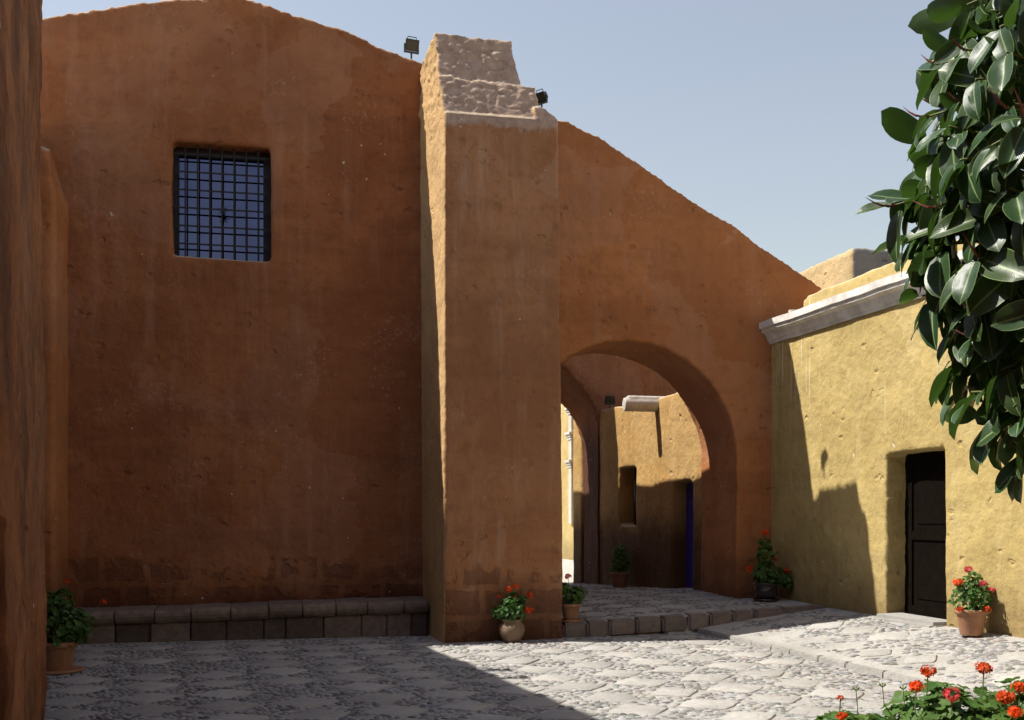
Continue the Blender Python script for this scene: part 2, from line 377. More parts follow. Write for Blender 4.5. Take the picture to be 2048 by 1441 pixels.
def pave(parent, inside, h, lo, hi, off=(0, 0), n_part=0):
    """checker of flagstones and pebble-set squares"""
    mats = []
    rr = 40
    for i in range(-rr, rr):
        for j in range(-rr, rr):
            c = (E1 * (i + .5) + E2 * (j + .5)) * CELL + Vector(off) + Vector((random.uniform(-.025, .025), random.uniform(-.025, .025)))
            if not (lo[0] - .4 < c.x < hi[0] + .4 and lo[1] - .4 < c.y < hi[1] + .4): continue
            px = proj((c.x, c.y, h(c.x, c.y)))
            if not (-150 < px[0] < 2200 and px[1] < 1560): continue
            if (i + j) % 2 == 0 and random.random() > .10:
                k = .5 * CELL
                if not all(inside(*(c + E1 * a * k + E2 * b * k)) for a in (-1, 1) for b in (-1, 1)):
                    s = .72
                    if not all(inside(*(c + E1 * a * k * s + E2 * b * k * s)) for a in (-1, 1) for b in (-1, 1)): continue
                else: s = 1
                e = .1
                n = Vector((-(h(c.x + e, c.y) - h(c.x - e, c.y)) / (2 * e), -(h(c.x, c.y + e) - h(c.x, c.y - e)) / (2 * e), 1)).normalized()
                n = (n + Vector((random.uniform(-.012, .012), random.uniform(-.012, .012), 0))).normalized()
                xa = Vector((E1.x, E1.y, 0)); xa = (xa - n * xa.dot(n)).normalized(); ya = n.cross(xa)
                rot = Matrix((xa, ya, n)).transposed().to_4x4() @ Matrix.Rotation(R(90) * random.randrange(4) + random.uniform(-.09, .09), 4, 'Z')
                mw = Matrix.Translation((c.x, c.y, h(c.x, c.y) + random.uniform(-.012, -.003))) @ rot @ Matrix.Diagonal((CELL * s * random.uniform(.90, 1.07), CELL * s * random.uniform(.90, 1.07), 1, 1))
                link('flagstone', random.choice(SLABS), parent, mw)
            else:
                a = -.5
                while a < .5:
                    da = random.uniform(.065, .11); b = -.5 + random.uniform(0, .1)
                    while b < .5:
                        db = random.uniform(.13, .27)
                        if random.random() > .12:
                            p = c + E1 * (a + da / 2) * CELL + E2 * (b + db / 2) * CELL
                            if inside(*p):
                                mw = Matrix.Translation((p.x, p.y, h(p.x, p.y) + random.uniform(-.009, -.001))) @ Matrix.Rotation(math.atan2(E2.y, E2.x) + random.uniform(-.25, .25), 4, 'Z') @ Matrix.Rotation(random.uniform(-.15, .15), 4, 'Y') @ Matrix.Diagonal((db * CELL * .46, da * CELL * .47, random.uniform(.013, .020), 1))
                                mats.append((proj(p.to_3d())[2], mw, proj((p.x, p.y, h(p.x, p.y)))))
                        b += db
                    a += da
    mats.sort(key=lambda t: t[0])
    bm = bmesh.new(); k = 0
    for d, mw, q in mats:
        if k < n_part and 80 < q[0] < 2040 and q[1] < 1440: link('pebble', random.choice(PEBS), parent, mw); k += 1
        else: pebble_into(bm, mw, 6)
    tag(obj('pebble_bed', bm, M['pebble'], parent, True), kind='stuff')
in_court = lambda x, y: x < drain(y) - .03 and y < (.74 if x < -.1 else -.03 if x < 1.45 else kerb_y(x) - .02) and y > -8
in_strip = lambda x, y: drain(y) + .16 < x < rw(y) - .03 and y < kerb_y(x) - .03 and y > -8 and not (x > rw(y) - .17 and -2.6 < y < -1.3)
in_plat = lambda x, y: 1.2 < x < (4.22 if 1.25 < y < 2.65 else 4.3 - .038 * (y - 2.6)) and y > kerb_y(x) + .24 and y < 8.6 and not (x < 1.45 and y < 1.35) and not (x < 1.2)
pave(ground, in_court, h_court, (-5, -8), (3.4, .8), n_part=300)
pave(strip, in_strip, h_strip, (3, -8), (5, .2), (.1, .05))
pave(plat, in_plat, h_plat, (1.2, -.2), (4.8, 8.6), (.05, .1))

def cut_stone(name, parent, mat, x0, x1, y0, y1, z0, z1, nose=0., f=None, sub=2, amp=.008):
    """a rounded, slightly irregular block; f maps (x, y, z)"""
    bm = bmesh.new(); box(bm, x0, x1, y0, y1, z0, z1)
    bmesh.ops.bevel(bm, geom=[e for e in bm.edges], offset=min(nose or .012, .45 * min(x1 - x0, y1 - y0, z1 - z0)), segments=2, affect='EDGES')
    sd = random.uniform(0, 50)
    for v in bm.verts:
        p = v.co.copy()
        q = f(p.x, p.y, p.z) if f else p
        v.co = Vector(q) + Vector((nz(p, 7, sd), nz(p, 7, sd + 9), nz(p, 7, sd + 17))) * amp
    return obj(name, bm, mat, parent, False)
# kerb of the arch platform
x = 1.46
while x < 4.70:
    w = random.uniform(.27, .36) if x < 3.6 else random.uniform(.38, .62)
    x1 = min(x + w, 4.80)
    if 4.80 - x1 < .15: x1 = 4.80
    cut_stone('kerb_stone', plat, M['redkerb'], x + .008, x1 - .008, 0, .24, -.19, .02, .03, lambda a, b, c: (a, kerb_y(a) + b, h_plat(a, kerb_y(a) + .1) + c))
    x = x1
# edging of the raised strip
y = .0
while y > -8:
    l = random.uniform(.35, .7); y0 = y - l
    cut_stone('edging_stone', strip, M['slab'], -.01, .21, y0 + .004, y - .004, -.14, .010, .012, lambda a, b, c: (drain(b) + a - .01, b, h_strip(drain(b), b) + c), amp=.010)
    y = y0

# ------------------------------------------------------------------ church: gabled front, nave, barred window
church = tag(empty('church', (-2.3, 1.8, 0)), 'tall terracotta plastered church front with low gable and barred window', 'church')
TOP = [(-6.5, 6.9), (-5.4, 7.25), (-4.626, 7.44), (-4.2, 7.54), (-3.86, 7.635), (-3.44, 7.74), (-2.81, 7.86), (-2.45, 7.91), (-2.19, 7.89), (-1.895, 7.81), (-1.466, 7.71), (-1.0, 7.59), (-.62, 7.44), (-.10, 7.295), (.35, 7.15), (.9, 6.95)]
def top_z(x):
    for (a, b), (c, d) in zip(TOP, TOP[1:]):
        if a <= x <= c: return b + (d - b) * (x - a) / (c - a)
    return TOP[-1][1]
WX0, WX1, WZ0, WZ1 = -3.155, -1.98, 4.66, 6.066
bm = bmesh.new()
prism(bm, [(-6.5, -.2), (WX0, -.2), (WX0, top_z(WX0))] + [p for p in TOP if p[0] < WX0][::-1], fxz, 1.3, 2.25)
prism(bm, [(WX1, -.2), (.9, -.2)] + [p for p in TOP if p[0] > WX1][::-1] + [(WX1, top_z(WX1))], fxz, 1.3, 2.25)
prism(bm, [(WX0 - .2, -.2), (WX1 + .2, -.2), (WX1 + .2, WZ0), (WX0 - .2, WZ0)], fxz, 1.3, 2.25)
prism(bm, [(WX0 - .2, WZ1), (WX1 + .2, WZ1), (WX1 + .2, top_z(WX1 + .2))] + [p for p in TOP if WX0 - .2 < p[0] < WX1 + .2][::-1] + [(WX0 - .2, top_z(WX0 - .2))], fxz, 1.3, 2.25)
adobe('facade', bm, M['church'], .03, .016, .005, church, rough=lambda p: .018 if p.z > top_z(p.x) - .07 else 0)
bm = bmesh.new()
NV = [(-6.5, -.2), (1.13, -.2), (1.13, 6.47), (.6, 6.65), (-2.4, 7.45), (-6.5, 6.6)]
hexa(bm, [(a, 2.2, b) for a, b in NV], [(a, 10.5, b - (.55 if b > 0 else 0)) for a, b in NV]); bmesh.ops.recalc_face_normals(bm, faces=bm.faces[:])
adobe('nave', bm, M['church'], .11, .015, .004, church)
# window parts
win = empty('window', (-2.57, 1.45, WZ0)); win.parent = church; win.location = Vector((-2.57, 1.45, WZ0)) - church.location
FY = 1.52
bm = bmesh.new()
for a, b, c, d in ((WX0 - .03, WX0 + .06, WZ0 - .03, WZ1 + .03), (WX1 - .09, WX1 + .03, WZ0 - .03, WZ1 + .03), (WX0 + .06, WX1 - .09, WZ1 - .10, WZ1 + .03), (WX0 + .06, WX1 - .09, WZ0 - .03, WZ0 + .035)):
    box(bm, a, b, FY, FY + .07, c, d)
obj('frame', bm, M['iron'], win)
bm = bmesh.new(); box(bm, WX0, WX1, FY + .06, FY + .075, WZ0, WZ1); obj('pane', bm, M['glass'], win)
GY = 1.405
for i in range(7):
    gx_ = WX0 + (WX1 - WX0) * (.125 + i * .1245)
    bm = bmesh.new(); tube(bm, [(gx_, GY, WZ0 - .03), (gx_, GY, WZ1 + .03)], .0095, 6); obj('bar', bm, M['iron'], win)
for i in range(6):
    gz = WZ0 + (WZ1 - WZ0) * (.135 + i * .158)
    bm = bmesh.new(); box(bm, WX0 - .03, WX1 + .03, GY + .010, GY + .020, gz - .0095, gz + .0095); obj('bar', bm, M['iron'], win)
bm = bmesh.new()
oc = Vector((WX0 + .5 * (WX1 - WX0) + .01, GY - .012, WZ0 + .62)); rnd = random.Random(3)
for k in range(16):
    a = k / 16 * 2 * math.pi; r = rnd.uniform(.05, .11) * (1.3 if abs(math.cos(a)) < .3 or abs(math.sin(a)) < .3 else .8)
    pts = []
    for q in range(9):
        tt = q / 8; curl = (tt ** 2) * 3.2 * (1 if k % 2 else -1)
        pts.append(oc + Vector((math.cos(a) * r * tt + math.cos(a + curl) * .018 * tt, -.006 * math.sin(tt * 3), math.sin(a) * r * tt * 1.15 + math.sin(a + curl) * .018 * tt)))
    tube(bm, pts, .0045, 4)
obj('ornament', bm, M['iron'], win)

# stone bench along the foot of the church front
bench = tag(empty('stone_bench', (-2.4, .95, 0)), 'low stone bench of rounded coping blocks along the church foot', 'bench')
def bz(x): return .375 + .02 * (x + 3.9)
NOSE = [(1.36, -.165), (.84, -.165), (.80, -.155), (.765, -.12), (.752, -.08), (.76, -.04), (.785, -.012), (.82, 0), (1.36, .012)]
x = -5.0
while x < -.12:
    w = random.uniform(.38, .46); x1 = min(x + w, -.08)
    if -.08 - x1 < .2: x1 = -.08
    bm = bmesh.new(); xs = [x + .004, x + .016] + lin(x + .06, x1 - .06, 4) + [x1 - .016, x1 - .004]; rings = []; sd = random.uniform(0, 50); dz = random.uniform(-.006, .006)
    for i, a in enumerate(xs):
        k = .94 if i in (0, len(xs) - 1) else 1
        rings.append([bm.verts.new((a, 1.0 + (yy - 1.0) * k + .014 * nz((a, yy, zz), 6, sd), bz(a) + dz + zz * k + .012 * nz((a, yy, zz), 6, sd + 5))) for yy, zz in NOSE])
    n = len(NOSE)
    for i in range(len(rings) - 1):
        for k in range(n): bm.faces.new((rings[i][k], rings[i][(k + 1) % n], rings[i + 1][(k + 1) % n], rings[i + 1][k]))
    bm.faces.new(rings[0]); bm.faces.new(rings[-1][::-1]); bmesh.ops.recalc_face_normals(bm, faces=bm.faces[:])
    obj('coping_stone', bm, M['sillar'], bench)
    x = x1
x = -5.1
while x < -.12:
    w = random.uniform(.26, .47); x1 = min(x + w, -.08)
    if -.08 - x1 < .15: x1 = -.08
    cut_stone('base_stone', bench, random.choice([M['sillar'], M['darkstone'], M['darkstone'], M['sillar']]), x + .005, x1 - .005, .83 + random.uniform(-.01, .01), 1.34, -.12, 0, .015, lambda a, b, c: (a, b, c + (bz(a) - .16 if c > -.03 else 0)), amp=.006)
    x = x1

# low buttress at the far end of the church front
bm = bmesh.new()
hexa(bm, [(-5.2, .58, -.1), (-4.37, .58, -.1), (-4.35, 1.4, -.1), (-5.2, 1.4, -.1)], [(-5.2, .6, 5.2), (-4.37, .6, 5.2), (-4.345, 1.4, 5.2), (-5.2, 1.4, 5.2)])
hexa(bm, [(-5.2, .6, 5.15), (-4.37, .6, 5.15), (-4.345, 1.4, 5.15), (-5.2, 1.4, 5.15)], [(-5.2, .75, 5.95), (-4.47, .75, 5.68), (-4.56, 1.4, 5.9), (-5.2, 1.4, 6.1)])
tag(adobe('buttress', bm, M['arch'], .045, .014, .005), 'slim orange buttress with sloped top at the end of the church front', 'buttress')

# tall buttress beside the arch: smooth shaft, rough stone cap
bm = bmesh.new()
hexa(bm, [(0, 0, -.1), (1.44, 0, -.1), (1.44, 1.5, -.1), (-.09, 1.5, -.1)], [(.012, .025, 6.22), (1.385, .025, 6.22), (1.385, 1.5, 6.22), (-.125, 1.5, 6.22)])
prism(bm, [(1.1, 6.15), (1.385, 6.15), (1.385, 6.235), (1.2, 6.37), (1.1, 6.37)], fxz, .03, 1.5)
hexa(bm, [(.012, .024, 6.1), (1.23, .024, 6.1), (1.24, 1.5, 6.1), (-.124, 1.5, 6.1)], [(-.03, .19, 6.69), (1.13, .19, 6.66), (1.14, 1.5, 6.70), (-.128, 1.5, 6.70)])
hexa(bm, [(-.02, .20, 6.6), (.98, .20, 6.6), (.98, 1.5, 6.6), (-.12, 1.5, 6.6)], [(-.045, .30, 7.02), (.92, .30, 7.0), (.92, 1.3, 7.0), (-.11, 1.3, 7.0)])
hexa(bm, [(-.045, .285, 6.98), (.905, .285, 6.98), (.91, 1.3, 6.98), (-.11, 1.3, 6.98)], [(-.055, .36, 7.28), (.875, .36, 7.26), (.88, 1.2, 7.15), (-.11, 1.2, 7.20)])
tall = tag(empty('buttress', (.7, .7, 0)), 'tall plastered buttress with rough broken stone cap beside the arch', 'buttress')
def capk(p): return min(1, max(0, (p.z + .12 * nz(p, 3) - 6.2) / .1))
shaft = adobe('shaft', bm, M['butt'], .024, .012, .005, tall, rough=lambda p: .013 * capk(p) + (.004 if p.x < .08 else 0))
cs = []
for v in shaft.data.vertices:
    k = capk(v.co)
    if k:
        d, _ = noise.voronoi(Vector((v.co.x * 9, v.co.y * 9, v.co.z * 13)))
        cs.append((v, v.co + v.normal * k * (.024 * min(.45, d[1] - d[0]) - .003)))
for v, q in cs: v.co = q
cap_me = shaft.data.copy(); cap_me.name = 'cap'
for me, keep_cap in ((shaft.data, False), (cap_me, True)):
    bm = bmesh.new(); bm.from_mesh(me)
    bmesh.ops.delete(bm, geom=[f for f in bm.faces if (f.calc_center_median().z > 6.2) != keep_cap], context='FACES')
    bm.to_mesh(me); bm.free()
link('cap', cap_me, tall)

# sloping wall with the round arch
SL = [(.3, 6.9), (1.1, 6.86), (1.45, 6.785), (1.68, 6.715), (1.844, 6.69), (2.036, 6.596), (2.29, 6.51), (2.65, 6.29), (3.0, 6.09), (3.478, 5.826), (3.794, 5.636), (4.215, 5.436), (4.516, 5.233), (4.88, 5.03), (5.125, 4.878), (5.404, 4.704), (5.585, 4.608), (6.3, 4.15)]
def arc(cx, cz, r, n=28): return [(cx + r * math.cos(math.pi * k / n), cz + r * math.sin(math.pi * k / n)) for k in range(n + 1)]
bm = bmesh.new()
prism(bm, [(.3, -.2), (1.15, -.2)] + arc(2.69, 2.285, 1.54)[::-1] + [(4.23, -.2), (6.3, -.2)] + SL[::-1], fxz, 1.3, 2.59)
arch_wall = tag(adobe('arch_wall', bm, M['arch'], .042, .016, .006, rough=lambda p: .012 if p.z > 4 and p.y < 1.36 and nz(p, .1) > 9 else 0), 'sloping orange wall pierced by a wide round arch', 'wall')
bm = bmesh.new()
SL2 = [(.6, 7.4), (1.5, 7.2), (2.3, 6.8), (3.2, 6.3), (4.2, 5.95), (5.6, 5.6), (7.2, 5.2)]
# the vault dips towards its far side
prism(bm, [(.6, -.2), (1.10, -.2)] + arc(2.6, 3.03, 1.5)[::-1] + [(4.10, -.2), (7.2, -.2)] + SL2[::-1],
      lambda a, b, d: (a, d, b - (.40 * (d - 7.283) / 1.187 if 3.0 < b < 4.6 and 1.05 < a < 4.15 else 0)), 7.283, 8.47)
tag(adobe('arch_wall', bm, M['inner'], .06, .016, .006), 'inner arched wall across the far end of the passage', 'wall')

# passage wall with window, door and waterspout
pw = tag(empty('passage_wall', (4.6, 5, .2)), 'low ochre wall along the passage with blue door and spout', 'wall')
def pf(y): return 4.28 - .038 * (y - 2.59)
def fp(a, b, d): return (pf(a) + d, a, b)
bm = bmesh.new()
D0, D1, DT = 3.04, 3.80, 2.02          # door
V0, V1, VB, VT = 5.41, 6.24, 1.31, 2.33  # window
for poly in ([(2.45, -.2), (D0, -.2), (D0, 3.46), (2.45, 3.5)], [(D1, -.2), (V0, -.2), (V0, 3.44), (D1, 3.42)], [(V1, -.2), (7.4, -.2), (7.4, 3.5), (V1, 3.46)], [(8.42, -.2), (9.0, -.2), (9.0, 3.5), (8.42, 3.5)],
             [(D0 - .1, DT), (D1 + .1, DT - .02), (D1 + .1, 3.43), (D0 - .1, 3.46)], [(V0 - .1, VT), (V1 + .1, VT), (V1 + .1, 3.45), (V0 - .1, 3.44)], [(V0 - .1, -.2), (V1 + .1, -.2), (V1 + .1, VB), (V0 - .1, VB)]):
    prism(bm, poly, fp, 0, .9)
adobe('wall', bm, M['passage'], .05, .014, .006, pw)
bm = bmesh.new(); prism(bm, [(D0 - .05, -.1), (D1 + .05, -.1), (D1 + .05, DT + .05), (D0 - .05, DT + .05)], fp, .24, .30); dr = obj('door', bm, M['blue'], pw)
bm = bmesh.new(); prism(bm, [(V0 - .05, VB - .05), (V1 + .05, VB - .05), (V1 + .05, VT + .05), (V0 - .05, VT + .05)], fp, .28, .32); wi = obj('window', bm, M['shutter'], pw)
for q in (.33, .66):
    bm = bmesh.new(); tube(bm, [fp(V0 + (V1 - V0) * q, VB - .02, .2), fp(V0 + (V1 - V0) * q, VT + .02, .2)], .014, 6); obj('bar', bm, M['iron'], pw)
bm = bmesh.new()
prism(bm, [(math.cos(a) * .10, math.sin(a) * .115) for a in [2 * math.pi * k / 14 for k in range(14)]], lambda a, b, d: (pf(4.45) + d, 4.45 + a, 3.30 + b), -.56, .2)
prism(bm, [(math.cos(a) * .10 * s, math.sin(a) * .10 * s + .12) for a, s in [(2 * math.pi * k / 14, .62) for k in range(14)]], lambda a, b, d: (pf(4.45) + d, 4.45 + a, 3.27 + b), -.50, .25)
adobe('waterspout', bm, M['white'], .018, .004, .003, pw)

# far lit wall with white pilaster beyond the second arch
fw = tag(empty('street_wall', (5.4, 14, 0)), 'sunlit yellow wall with white pilaster at the end of the passage', 'wall')
bm = bmesh.new(); box(bm, 5.0, 5.9, 9.6, 22, -.2, 5.6); adobe('wall', bm, M['ochre'], .07, .014, .006, fw)
bm = bmesh.new(); box(bm, 4.95, 5.1, 9.7, 22, -.1, .42); obj('plinth', bm, M['white'], fw)
pil = None
bm = bmesh.new(); box(bm, 4.93, 5.1, 12.35, 12.60, 1.3, 4.9); pil = obj('pilaster', bm, M['white'], fw)
for z in (2.62, 3.28, 3.88):
    for k, (e, hh) in enumerate(((.02, .06), (.04, .06), (.07, .06))):
        bm = bmesh.new(); box(bm, 4.93 - e, 5.1, 12.35 - e, 12.66 + e, z + k * .06, z + k * .06 + hh - .003); obj('moulding', bm, M['white'], pil)

# ochre building on the sunny side
oh = tag(empty('ochre_house', (5.6, -3, .3)), 'sunlit yellow ochre building with white cornice and dark doorway', 'building')
def fr(a, b, d): return (rw(a) + d, a, b)
bm = bmesh.new()
DY0, DY1, DZ0, DZ1 = -2.478, -1.417, .36, 2.20
for poly in ([(-7, -.2), (DY0, -.2), (DY0, 3.95), (-7, 3.95)], [(DY1, -.2), (1.5, -.2), (1.5, 3.95), (DY1, 3.95)],
             [(DY0 - .15, DZ1 + .02), (DY1 + .15, DZ1 - .02), (DY1 + .15, 3.95), (DY0 - .15, 3.95)], [(DY0 - .1, -.2), (DY1 + .1, -.2), (DY1 + .1, .30), (DY0 - .1, .30)]):
    prism(bm, poly, fr, 0, .8)
adobe('wall', bm, M['ochre'], .027, .015, .0045, oh, rough=lambda p: .012 if abs(p.y - DY1) < .05 and p.z < 2.2 else 0)
bm = bmesh.new(); prism(bm, [(-12, -.2), (-6.97, -.2), (-6.97, 3.95), (-12, 3.95)], fr, .004, .8); adobe('wall', bm, M['ochre'], .09, .016, .007, oh)
bm = bmesh.new(); prism(bm, [(-12, 3.9), (.55, 3.9), (.58, 4.30), (.45, 4.355), (-12, 4.345)], fr, .05, 1.9); adobe('parapet', bm, M['ochre'], .05, .018, .008, oh)
# moulded cornice
prof = [(.06, 3.84), (-.035, 3.84), (-.035, 3.875), (-.06, 3.89), (-.075, 3.93), (-.095, 3.965), (-.14, 3.99), (-.155, 3.995), (-.155, 4.035), (-.185, 4.04), (-.19, 4.125), (.06, 4.135)]
bm = bmesh.new(); ys = lin(-11.9, 1.33, 120); rings = []
for yy in ys:
    rings.append([bm.verts.new((rw(yy) + a * (1 + .08 * nz((yy, a, b), 3)) + .012 * nz((yy, 0, 0), 1.3), yy, b + .010 * nz((0, yy, 0), 1.7) + .005 * nz((yy, a, b), 11))) for a, b in prof])
for i in range(len(rings) - 1):
    for k in range(len(prof) - 1): bm.faces.new((rings[i][k], rings[i + 1][k], rings[i + 1][k + 1], rings[i][k + 1]))
bm.faces.new(rings[0]); bm.faces.new(rings[-1][::-1]); bmesh.ops.recalc_face_normals(bm, faces=bm.faces[:])
obj('cornice', bm, M['cornice'], oh)
# door leaf, stiles and panels
door = empty('door', (5.05, -1.95, .36)); door.parent = oh; door.location = Vector((5.05, -1.95, .36)) - oh.location
def bxr(nm, y0, y1, z0, z1, d0, d1, m):
    bm = bmesh.new(); prism(bm, [(y0, z0), (y1, z0), (y1, z1), (y0, z1)], fr, d0, d1)
    return obj(nm, bm, m, door)
bxr('leaf', DY0 - .05, DY1 + .05, .25, 2.3, .26, .30, M['wood'])
bxr('stile', DY1 - .13, DY1 + .03, .3, 2.25, .238, .2595, M['wood']); bxr('stile', DY0 - .03, DY0 + .09, .3, 2.25, .238, .2595, M['wood'])
for z0, z1 in ((.33, .48), (1.22, 1.32), (2.06, 2.25)): bxr('rail', DY0 + .09, DY1 - .13, z0, z1, .240, .2595, M['wood'])
for z0, z1 in ((.56, 1.14), (1.40, 1.98)): bxr('panel', DY0 + .17, DY1 - .21, z0, z1, .250, .262, M['wood'])
cut_stone('threshold', oh, M['slab'], -.17, .22, DY0 - .02, DY1 + .02, .16, .385, .04, lambda a, b, c: (rw(b) + a, b, c), amp=.014)
# roof block behind the parapet
bm = bmesh.new(); hexa(bm, [(5.7, .88, 3.9), (7.2, .88, 3.9), (7.2, 3.6, 3.9), (5.7, 3.6, 3.9)], [(5.74, .9, 5.12), (7.2, .9, 5.12), (7.2, 3.6, 5.15), (5.74, 3.6, 5.15)])
adobe('roof_block', bm, M['block'], .04, .014, .008, oh, rough=lambda p: .014 if p.z > 5.0 else 0)
bm = bmesh.new(); prism(bm, [(.42, 3.9), (1.4, 3.9), (1.4, 4.2), (.42, 4.2)], fr, .18, 1.9); adobe('roof_step', bm, M['ochre'], .05, .012, .006, oh)

# long house opposite the ochre one (its roof shades the court) and its pier
def lh(y): return -4.65 + .2 * (1.2 - y) / 4.7 if y > -3.5 else -4.45 + .03 * (-3.5 - y)
house = tag(empty('courtyard_house', (-6.5, -6, 0)), 'weathered plaster house whose roof shades the courtyard', 'building')
bm = bmesh.new()
pts = [1.25, -.5, -2, -3.5, -6, -9, -14, -20]
def lhz(y): return 6.05 + .13 * (.93 - y) if y > -3.5 else 6.63
for ya, yb in zip(pts, pts[1:]):
    hexa(bm, [(-9, yb, -.1), (lh(yb), yb, -.1), (lh(ya), ya, -.1), (-9, ya, -.1)], [(-9, yb, lhz(yb)), (lh(yb), yb, lhz(yb)), (lh(ya), ya, lhz(ya)), (-9, ya, lhz(ya))])
adobe('wall', bm, M['pier'], .09, .02, .006, house)
for (tx, ty) in ((.30, -2.33), (.32, -2.85)):          # spouts on that roof edge
    z0 = 6.3; t = z0 / 1.36; y0 = ty + .295 * t; x1 = tx - t
    bm = bmesh.new(); tube(bm, [(lh(y0) - .2, y0, z0 + .02), (x1, y0, z0)], .06, 8); obj('waterspout', bm, M['white'], house)
opp = tag(empty('added_sky_blocker', (0, -18, 0)), 'unseen terracotta plastered block added opposite the church to cut sky light', 'building')  # unseen block added to keep sky light off the lower church front
bm = bmesh.new(); box(bm, -9, 9, -19, -14.3, -.1, 8.1); adobe('wall', bm, M['church'], .16, .02, .006, opp)
bm = bmesh.new(); hexa(bm, [(-5, -8, -.1), (-2.98, -8, -.1), (-3.545, -4.3, -.1), (-5, -4.3, -.1)], [(-5, -8, 5.5), (-3.05, -8, 5.5), (-3.58, -4.3, 5.5), (-5, -4.3, 5.5)])
tag(adobe('pier', bm, M['pier'], .04, .03, .010, None, rough=lambda p: .006), 'streaked weathered plaster pier standing before the shaded court', 'pier')

# ------------------------------------------------------------------ floodlights
def floodlight(loc, yaw, pitch, s, label):
    root = tag(empty('floodlight', loc), label, 'lamp', 'small black floodlights')
    rot = Matrix.Translation(loc) @ Matrix.Rotation(yaw, 4, 'Z')
    head = rot @ Matrix.Translation((0, 0, .17 * s)) @ Matrix.Rotation(pitch, 4, 'X')
    def put(nm, build, mat, mtx):
        bm = bmesh.new(); build(bm); bm.transform(mtx); return obj(nm, bm, mat, root)
    put('stand', lambda bm: (tube(bm, [(0, 0, -.16 * s), (0, 0, .06 * s)], .012, 6), box(bm, -.11 * s, .11 * s, -.012, .012, .05 * s, .07 * s)), M['black'], rot)
    for e in (-1, 1): put('bracket', lambda bm: box(bm, min(.10 * e, .115 * e) * s, max(.10 * e, .115 * e) * s, -.015, .015, .05 * s, .18 * s), M['black'], rot)
    h = put('housing', lambda bm: hexa(bm, [(-.1 * s, -.035 * s, -.075 * s), (.1 * s, -.035 * s, -.075 * s), (.07 * s, .07 * s, -.05 * s), (-.07 * s, .07 * s, -.05 * s)], [(-.1 * s, -.035 * s, .075 * s), (.1 * s, -.035 * s, .075 * s), (.07 * s, .07 * s, .05 * s), (-.07 * s, .07 * s, .05 * s)]), M['black'], head)
    def rim(bm):
        for a, b, c, d in ((-.105, .105, .068, .085), (-.105, .105, -.085, -.068), (-.105, -.088, -.068, .068), (.088, .105, -.068, .068)): box(bm, a * s, b * s, -.05 * s, -.036 * s, c * s, d * s)
    put('rim', rim, M['black'], head)
    put('lens', lambda bm: box(bm, -.088 * s, .088 * s, -.044 * s, -.0365 * s, -.068 * s, .068 * s), M['lens'], head)
    put('handle', lambda bm: tube(bm, [(-.07 * s, .0, .07 * s), (-.07 * s, .0, .115 * s), (.07 * s, .0, .115 * s), (.07 * s, .0, .07 * s)], .006, 5), M['black'], head)
floodlight((-.207, 1.42, 7.41), R(10), R(22), .85, 'small black floodlight on a stalk above the church front')
floodlight((1.40, .92, 6.70), R(-55), R(35), .78, 'small black floodlight at the broken buttress cap')
floodlight((4.16, 6.85, 3.50), R(-15), R(20), .85, 'small black floodlight on the passage wall under the arch')
bm = bmesh.new(); tube(bm, [(rw(.68) - .02, .68, 4.10), (rw(.68) - .02, .68, 4.2)], [.045, .055], 10)
tag(obj('vent_cap', bm, M['white'], None), 'small pale vent cap on the end of the white cornice', 'vent')

# ------------------------------------------------------------------ geraniums
def g_leaf(bm, p, n, r, rnd):
    n = n.normalized(); a = n.orthogonal().normalized(); a.rotate(Matrix.Rotation(rnd.uniform(0, 6.28), 3, n)); b = n.cross(a)
    c = bm.verts.new(p - n * r * .28); k = 9; ring = []
    for i in range(k):
        t = i / k * 2 * math.pi; rr = r * (1.0 if i % 2 == 0 else .82) * (.55 if i == 0 else 1)
        ring.append(bm.verts.new(p + (a * math.cos(t) + b * math.sin(t)) * rr + n * (r * .10 * math.sin(t * 3 + 1))))
    for i in range(k): bm.faces.new((c, ring[i], ring[(i + 1) % k]))
def head_into(bm, p, r, rnd):
    for _ in range(26):
        d = Vector((rnd.gauss(0, 1), rnd.gauss(0, 1), rnd.gauss(.25, .9))).normalized()
        q = p + Vector((d.x, d.y, d.z * .75)) * r * rnd.uniform(.45, 1.15); a = d.orthogonal().normalized(); a.rotate(Matrix.Rotation(rnd.uniform(0, 6.28), 3, d)); b = d.cross(a); s = r * rnd.uniform(.32, .46)
        c = bm.verts.new(q - d * s * .3)
        for k in range(5):
            t = k * 1.2566
            u1 = a * math.cos(t - .5) + b * math.sin(t - .5); u2 = a * math.cos(t + .5) + b * math.sin(t + .5)
            bm.faces.new((c, bm.verts.new(q + u1 * s), bm.verts.new(q + (u1 + u2) * s * .62 + d * s * .12), bm.verts.new(q + u2 * s)))
def foliage(bm, c, lobes, n, lr, rnd):
    tot = sum(l[3] ** 2 for l in lobes)
    for (dx, dy, dz, r, sq) in lobes:
        for _ in range(int(n * r * r / tot)):
            d = Vector((rnd.gauss(0, 1), rnd.gauss(0, 1), rnd.gauss(.2, 1))).normalized(); k = rnd.uniform(.35, 1) ** .6
            p = Vector(c) + Vector((dx, dy, dz)) + Vector((d.x * r * k, d.y * r * k, d.z * r * sq * k))
            g_leaf(bm, p, (d + Vector((rnd.gauss(0, .4), rnd.gauss(0, .4), .5 + rnd.gauss(0, .3)))), lr * rnd.uniform(.6, 1.15), rnd)
